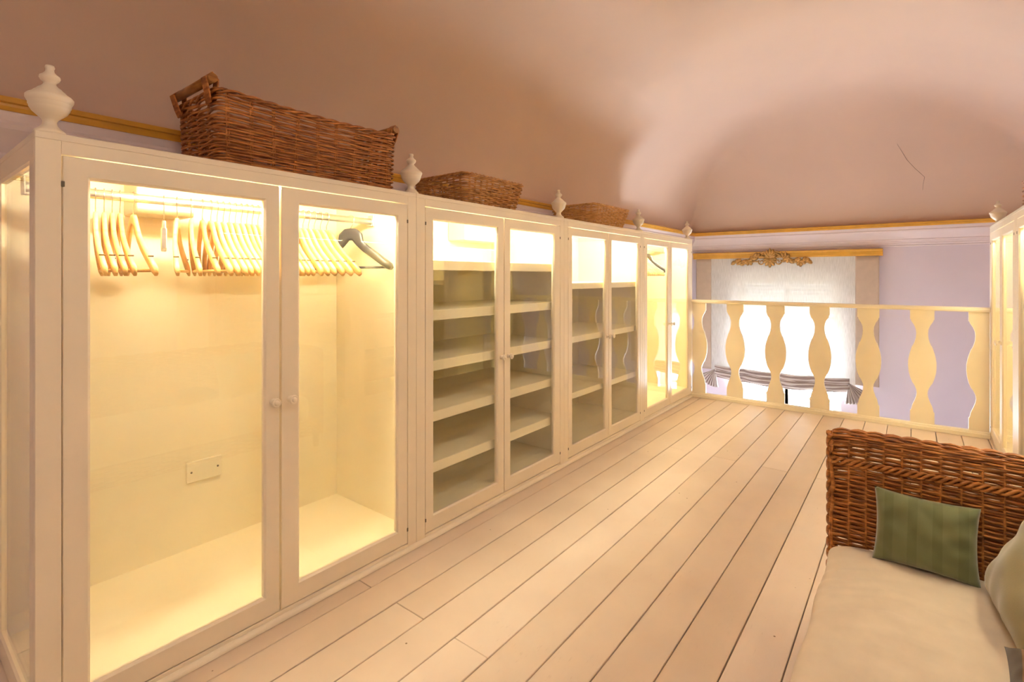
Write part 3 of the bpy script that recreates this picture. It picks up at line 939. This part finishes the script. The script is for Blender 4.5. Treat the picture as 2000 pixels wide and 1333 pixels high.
def basket(name, label, x0, x1, y0, y1, z0, h, flare, pitch, sr, spacing, mat, handles=None, hole=None, seed=1, rim_sag=0.0):
    rr = random.Random(seed)
    r = empty(name, ((x0 + x1) / 2, (y0 + y1) / 2, z0))
    tag(r, label, 'basket')
    per = 2 * ((x1 - x0) + (y1 - y0))
    nst = int(round(per / spacing / 2)) * 2 + 1
    bb = B()
    rows_n = int(h / pitch)
    for k in range(rows_n):
        z = z0 + sr + k * pitch
        t = k / max(1, rows_n - 1)
        f = flare * t
        pts = rrect(x0 - f, x1 + f, y0 - f, y1 + f, 0.03, 4.0 / spacing)
        # arc length parameter
        s = [0.0]
        for i in range(1, len(pts)):
            s.append(s[-1] + math.hypot(pts[i][0] - pts[i - 1][0], pts[i][1] - pts[i - 1][1]))
        tot = s[-1] + math.hypot(pts[0][0] - pts[-1][0], pts[0][1] - pts[-1][1])
        path = []
        ph = math.pi * (k % 2) + rr.uniform(-.25, .25)
        jz = rr.uniform(-.0012, .0012)
        jr = sr * rr.uniform(0.85, 1.15)
        keep = []
        for (px, py, nx, ny), q in zip(pts, s):
            a = math.pi * nst * q / tot
            off = 1.25 * sr * math.sin(a + ph)
            sag = -rim_sag * t * math.sin(math.pi * max(0, min(1, (px - x0) / (x1 - x0))))
            path.append((px + nx * off, py + ny * off, z + jz + sag + 0.0012 * math.sin(q * 21 + k)))
            inh = hole and hole[0] < t < hole[1] and nx < -0.9 and abs(py - (y0 + y1) / 2) < hole[2]
            keep.append(not inh)
        if all(keep):
            bb.tube(path, jr, 5, closed=True)
        else:
            i0 = max(i for i in range(len(keep)) if not keep[i]) + 1
            path = path[i0:] + path[:i0]; kp = keep[i0:] + keep[:i0]
            bb.tube([p for p, q in zip(path, kp) if q], jr, 5)
    tag(bb.build('weave', mat, r), kind='stuff')
    # stakes
    st = B()
    base = rrect(x0, x1, y0, y1, 0.03, 60)
    tp_ = rrect(x0 - flare, x1 + flare, y0 - flare, y1 + flare, 0.03, 60)
    m = min(len(base), len(tp_))
    for i in range(nst):
        q = int(i / nst * m) % m
        b0, b1 = base[int(i / nst * len(base))], tp_[int(i / nst * len(tp_))]
        for dd in (-0.004, 0.004):
            sag = -rim_sag * math.sin(math.pi * max(0, min(1, (b1[0] - x0) / (x1 - x0))))
            p0 = Vector((b0[0] - b0[3] * dd, b0[1] + b0[2] * dd, z0 + 0.002)); p1 = Vector((b1[0] - b1[3] * dd, b1[1] + b1[2] * dd, z0 + h + sag))
            if hole and b0[2] < -0.9 and 0.02 < abs(b0[1] - (y0 + y1) / 2) < hole[2]:
                st.tube([p0, p0.lerp(p1, hole[0])], sr * 0.72, 5)
                st.tube([p0.lerp(p1, hole[1]), p1], sr * 0.72, 5)
            else:
                st.tube([p0, p1], sr * 0.72, 5)
    tag(st.build('stakes', mat, r), kind='stuff')
    B().box(x0 + 0.008, x1 - 0.008, y0 + 0.008, y1 - 0.008, z0 + 0.002, z0 + 0.012).build('base', mat, r)
    # plaited rim
    rm = B()
    pts = rrect(x0 - flare, x1 + flare, y0 - flare, y1 + flare, 0.03, 2.6 / spacing * 2)
    for k in range(3):
        path = []
        for i, (px, py, nx, ny) in enumerate(pts):
            a = i * 0.62 + k * 2.094
            sag = -rim_sag * math.sin(math.pi * max(0, min(1, (px - x0) / (x1 - x0))))
            path.append((px + nx * 0.008 * math.cos(a), py + ny * 0.008 * math.cos(a), z0 + h + 0.004 + sag + 0.0075 * math.sin(a)))
        rm.tube(path, sr * 1.2, 5, closed=True)
    rm.build('plaited_rim', mat, r)
    if handles:
        for xx, sg in ((x0 - flare, -1), (x1 + flare, 1)):
            zz = z0 + h + handles
            ya, yb = y0 + 0.0, y1 - 0.0
            hb = B()
            hb.tube([(xx + sg * 0.012, ya + 0.005, zz), (xx + sg * 0.012, yb - 0.005, zz)], 0.0165, 12, up=(1, 0, 0))
            hd = hb.build('handle_bar', 'cane', r)
            for yy, s2 in ((ya + 0.03, 1), (yb - 0.03, -1)):
                lp = B()
                for k in range(5):
                    c0 = yy + s2 * (k - 2) * 0.008
                    lp.tube([(xx - sg * 0.004, c0 + s2 * 0.022, z0 + h - 0.045), (xx - sg * 0.010, c0 + s2 * 0.010, z0 + h - 0.005), (xx - sg * 0.008, c0, zz),
                             (xx + sg * 0.012, c0 - s2 * .002, zz + 0.0195), (xx + sg * 0.033, c0, zz), (xx + sg * 0.018, c0 + s2 * .006, z0 + h - 0.012), (xx + sg * 0.010, c0 + s2 * 0.016, z0 + h - 0.04)], 0.0042, 5, up=(0, 1, 0))
                lp.build('wrapping', mat, hd)
    return r
basket('wicker_basket', 'large dark brown wicker basket with cane handle bars on the hanging wardrobe', 0.790, 1.570, 1.945, 2.300, ZT + 0.001, 0.262, 0.006, 0.0106, 0.0043, 0.098, 'wicker_brown', handles=0.042, seed=2, rim_sag=0.012)
basket('wicker_basket', 'low flared brown wicker basket with cut-out hand hole on the shelved wardrobe', 2.115, 2.585, 1.990, 2.360, ZT + 0.001, 0.172, 0.035, 0.0112, 0.0045, 0.050, 'wicker_mid', hole=(0.46, 0.80, 0.075), seed=3)
basket('wicker_basket', 'low flared honey coloured wicker basket beside the bright vault', 3.600, 4.110, 1.990, 2.330, ZT + 0.001, 0.165, 0.042, 0.0112, 0.0045, 0.045, 'wicker_light', seed=4)
basket('wicker_basket', 'dark wicker basket with handle bar on top of the opposite wardrobe row', 4.30, 4.93, -0.98, -0.605, ZT + 0.001, 0.235, 0.004, 0.0140, 0.0060, 0.10, 'wicker_brown', handles=0.042, seed=5)

# ------------------------------------------------------------------ wicker sofa
SX, SYF, SYB = 2.115, 0.235, -0.415     # inner face of the far arm, front edge, back edge
SZ = 0.385                               # top of the seat cushion
SN = 0.35                                # near end of the seat
sofa = empty('wicker_sofa', ((SX + SN) / 2, (SYF + SYB) / 2, 0))
tag(sofa, 'brown woven wicker sofa with a tall rounded arm', 'sofa')
def wicker_panel(prof, a0, a1, fn, spacing, pitch, sr, mat, name, parent, seed=1, amp=1.25):
    """prof: polyline (u, z) resampled by pitch; strands run along a from a0..a1; fn(a,u,z)->point"""
    rr = random.Random(seed)
    P = [Vector((p[0], p[1], 0)) for p in prof]
    L = [0.0]
    for i in range(1, len(P)):
        L.append(L[-1] + (P[i] - P[i - 1]).length)
    def at(q):
        q = max(0, min(L[-1], q))
        for i in range(1, len(P)):
            if q <= L[i] + 1e-9:
                t = (q - L[i - 1]) / max(1e-9, L[i] - L[i - 1])
                p = P[i - 1].lerp(P[i], t)
                d = (P[i] - P[i - 1]).normalized()
                return p, Vector((-d.y, d.x, 0))
        return P[-1], Vector((1, 0, 0))
    ns = int(L[-1] / pitch)
    na = max(2, int((a1 - a0) / spacing))
    b_ = B()
    for k in range(ns + 1):
        q = k * pitch
        p, nrm = at(q)
        path = []
        fat = 1.0
        steps = na * 4
        jr = rr.uniform(0.88, 1.15)
        for i in range(steps + 1):
            a = a0 + (a1 - a0) * i / steps
            off = amp * sr * math.sin(math.pi * (a - a0) / (a1 - a0) * na + math.pi * (k % 2))
            w = 0.0010 * math.sin(i * 0.37 + k * 1.7) + rr.uniform(-.0004, .0004)
            c = p + nrm * off
            path.append(fn(a, c.x, c.y + w))
        b_.tube(path, sr * jr, 5)
    tag(b_.build(name, mat, parent), kind='stuff')
    s_ = B()
    for i in range(na + 1):
        a = a0 + (a1 - a0) * (i + 0.0) / na
        path = []
        m = 24
        for j in range(m + 1):
            p, nrm = at(L[-1] * j / m)
            path.append(fn(a, p.x, p.y))
        s_.tube(path, sr * 1.15, 6, up=(0, 1, 0))
    tag(s_.build(name + '_stakes', mat, parent), kind='stuff')
# far arm: inner face, rounded top, outer face
TA = 0.755
prof = [(0.0, 0.18), (0.002, 0.40), (0.006, 0.60), (0.010, TA - 0.035), (0.016, TA - 0.014), (0.028, TA - 0.002), (0.044, TA), (0.060, TA - 0.004), (0.072, TA - 0.016), (0.078, TA - 0.036), (0.080, 0.60), (0.080, 0.18)]
def arm_z(a):
    # the arm is a touch lower at the front corner
    t = max(0.0, min(1.0, (SYF - a) / 0.10))
    return -0.010 * (1 - t) ** 2
wicker_panel(prof, SYB, SYF - 0.012, lambda a, u, z: (SX + u, a, z + arm_z(a) * max(0, (z - 0.3) / 0.45)), 0.0475, 0.0078, 0.0037, 'wicker_sofa', 'arm_weave', sofa, 5, 1.45)
# solid core rods inside the arm so that it is not see-through everywhere
core = B()
core.tube([(SX + 0.043, SYB, TA - 0.028), (SX + 0.043, SYF - 0.02, TA - 0.032)], 0.016, 10)
core.tube([(SX + 0.043, SYB, 0.42), (SX + 0.043, SYF - 0.02, 0.42)], 0.014, 10)
core.build('arm_frame', 'cane', sofa)
# band of waling across the arm
wl_ = B()
for k in range(3):
    pts = []
    for i in range(73):
        a = SYB + (SYF - 0.012 - SYB) * i / 72
        pts.append((SX + 0.002 + 0.0055 * math.cos(i * 0.85 + k * 2.094) - 0.004, a, 0.655 + 0.010 * math.sin(i * 0.85 + k * 2.094)))
    wl_.tube(pts, 0.0052, 5)
wl_.build('waling_band', 'wicker_sofa', sofa)
# plaited front edge of the arm
ed = B()
for k in range(4):
    pts = []
    for i in range(61):
        t = i / 60
        zz = 0.10 + (TA - 0.016 - 0.10) * t
        a = i * 0.42 + k * 1.571
        pts.append((SX + 0.040 + 0.030 * math.cos(a) - 0.012 * max(0, 0.35 - zz) * 2, SYF - 0.006 + 0.009 * math.sin(a) + 0.02 * max(0, 0.30 - zz), zz))
    ed.tube(pts, 0.0085, 6)
for k in range(7):
    u = 0.005 + 0.0118 * k
    ed.tube([(SX + u, SYF - 0.012 + 0.004 * math.sin(i * .5 + k), 0.10 + (TA - 0.014 - 0.012 * abs(k - 3) - 0.10) * i / 30) for i in range(31)], 0.0068, 6)
ed.build('plaited_edge', 'wicker_sofa', sofa)
# back, near arm and front apron
bprof = [(0.0, 0.18), (0.0, 0.70), (-0.006, 0.700), (-0.028, 0.755), (-0.05, 0.700), (-0.055, 0.70), (-0.055, 0.18)]
wicker_panel(bprof, SN, SX, lambda a, u, z: (a, SYB + u, z), 0.055, 0.014, 0.0066, 'wicker_sofa', 'back_weave', sofa, 6)
wicker_panel([(0, 0.10), (0, 0.215)], SN, SX + 0.06, lambda a, u, z: (a, SYF - 0.035 + u, z), 0.055, 0.0125, 0.006, 'wicker_sofa', 'apron_weave', sofa, 7)
B().box(SN, SX + 0.005, SYB + 0.01, SYF - 0.045, 0.185, 0.212, 0.004).build('seat_deck', 'cane', sofa)
for lx in (SN + 0.04, SX + 0.040):
    for ly in (SYB - 0.02, SYF - 0.045):
        B().lathe([(0.020, 0.0), (0.022, 0.01), (0.022, 0.19), (0.02, 0.2)], (lx, ly, 0.0015), 12).build('leg', 'cane', sofa)

# seat cushion: soft box with creases
def soft_box(x0, x1, y0, y1, z0, z1, rad, fn, nx=70, ny=34):
    b_ = B()
    def section(t):   # closed loop in (y,z), rounded
        pts = []
        hy, hz = (y1 - y0) / 2, (z1 - z0) / 2
        cy, cz = (y0 + y1) / 2, (z0 + z1) / 2
        k = ny * 2
        for i in range(k):
            a = 2 * math.pi * i / k
            c, s_ = math.cos(a), math.sin(a)
            # superellipse per corner radius
            n_ = 7.0 if True else 2
            e = 2 / n_
            pts.append((cy + hy * t * math.copysign(abs(c) ** e, c), cz + hz * (0.35 + 0.65 * t) * math.copysign(abs(s_) ** e, s_)))
        return pts
    rows = []
    for i in range(nx + 1):
        u = i / nx
        x = x0 + (x1 - x0) * u
        d = min(x - x0, x1 - x)
        t = 1.0 if d > rad else math.sqrt(max(0.0, 1 - (1 - d / rad) ** 2)) * 0.30 + 0.70
        if i in (0, nx):
            t = 0.62
        rows.append([fn(x, yy, zz) for yy, zz in section(t)])
    vv = b_.grid(rows, closed_v=True)
    b_.cap(vv[0][::-1]); b_.cap(vv[-1])
    return b_
def crease(x, y, z):
    top = max(0.0, (z - 0.30) / 0.085)
    q = x + 0.42 * y + 0.02 * math.sin(y * 9 + x * 3)
    f = math.sin(q * 96 + 1.4 * math.sin(y * 7)) * (0.5 + 0.5 * math.sin(x * 7.3 + y * 4)) ** 2
    f += 0.8 * (1 - 2 * abs(math.sin(q * 38 + 0.8 * math.sin(y * 5 + 1)))) * (0.5 + 0.5 * math.sin(x * 4.1 - y * 6 + 1)) ** 2
    fade = 1.0 / (1 + math.exp((x - 1.85) * 18))
    dz = 0.0034 * f * (0.25 + 0.75 * fade)
    dz += 0.006 * math.sin(x * 4.0 + 0.7) * math.sin(y * 5.0 + 1)
    return (x, y + 0.003 * math.sin(x * 19), z + dz * top)
sb = soft_box(SN + 0.02, SX - 0.010, SYB + 0.0165, SYF - 0.010, 0.214, SZ, 0.06, crease, 260, 60)
tag(sb.build('seat_cushion', 'seat', base=Vector(((SX + SN) / 2, -0.11, 0.214))), 'long cream cotton seat cushion on the wicker sofa', 'cushion')

def pillow(name, label, mat, w, h, t, mtx, seed, wr=0.006, dent=0.0):
    rr = random.Random(seed)
    ph = [rr.uniform(0, 6.28) for _ in range(6)]
    b_ = B()
    n = 34
    def surf(u, v, sd):
        ex = (1 - abs(u) ** 3.2) * (1 - abs(v) ** 3.2)
        th = t * 0.5 * max(0.0, ex) ** 0.55
        # concave edges, corners drawn out
        x = w / 2 * u * (1 - 0.07 * (1 - v * v) * abs(u) ** 3)
        z = h / 2 * v * (1 - 0.08 * (1 - u * u) * abs(v) ** 3)
        wk = wr * ex ** 0.4 * (math.sin(7 * u + 4 * v * (1 + u) + ph[0]) * math.sin(3 * v + ph[1]) + 0.6 * math.sin(13 * v - 5 * u + ph[2]) * max(0, u) ** 1.2 + 0.35 * math.sin(9 * u * v * 2 + ph[3]))
        return Vector((x, sd * (th + (wk if sd < 0 else 0)) - dent * ex * 0, z))
    for sd in (-1, 1):
        b_.grid([[mtx @ surf(-1 + 2 * i / n, -1 + 2 * j / n, sd) for j in range(n + 1)] for i in range(n + 1)])
    bmesh.ops.remove_doubles(b_.bm, verts=b_.bm.verts[:], dist=0.0006)
    inv = mtx.inverted()
    bmesh.ops.transform(b_.bm, matrix=inv, verts=b_.bm.verts[:])
    bmesh.ops.recalc_face_normals(b_.bm, faces=b_.bm.faces[:])
    me = bpy.data.meshes.new(name)
    b_.bm.to_mesh(me); b_.bm.free()
    for p in me.polygons: p.use_smooth = True
    me.materials.append(M[mat])
    o = bpy.data.objects.new(name, me)
    o.matrix_world = mtx
    col.objects.link(o)
    return tag(o, label, 'pillow')
# local frame: x = width, y = thickness (front = -y), z = height
def pose(loc, yaw, lean, roll=0):
    return Matrix.Translation(loc) @ Matrix.Rotation(yaw, 4, 'Z') @ Matrix.Rotation(lean, 4, 'X') @ Matrix.Rotation(roll, 4, 'Y')
pillow('pillow', 'small olive green pillow with tonal stripes leaning on the wicker arm', 'green', 0.262, 0.225, 0.085, pose((2.052, -0.030, SZ + 0.108), R(-90), R(-14), R(1)), 4)
pillow('pillow', 'large khaki velvet pillow slumped against the sofa back', 'khaki', 0.42, 0.36, 0.15, pose((1.845, -0.2825, SZ + 0.155), R(186), R(-29), R(0)), 9, 0.008)
pillow('pillow', 'dark brown printed pillow lying flat at the sofa back', 'brown_check', 0.26, 0.23, 0.115, pose((1.45, -0.262, SZ + 0.060), R(-6), R(-80), R(0)), 12, 0.005)
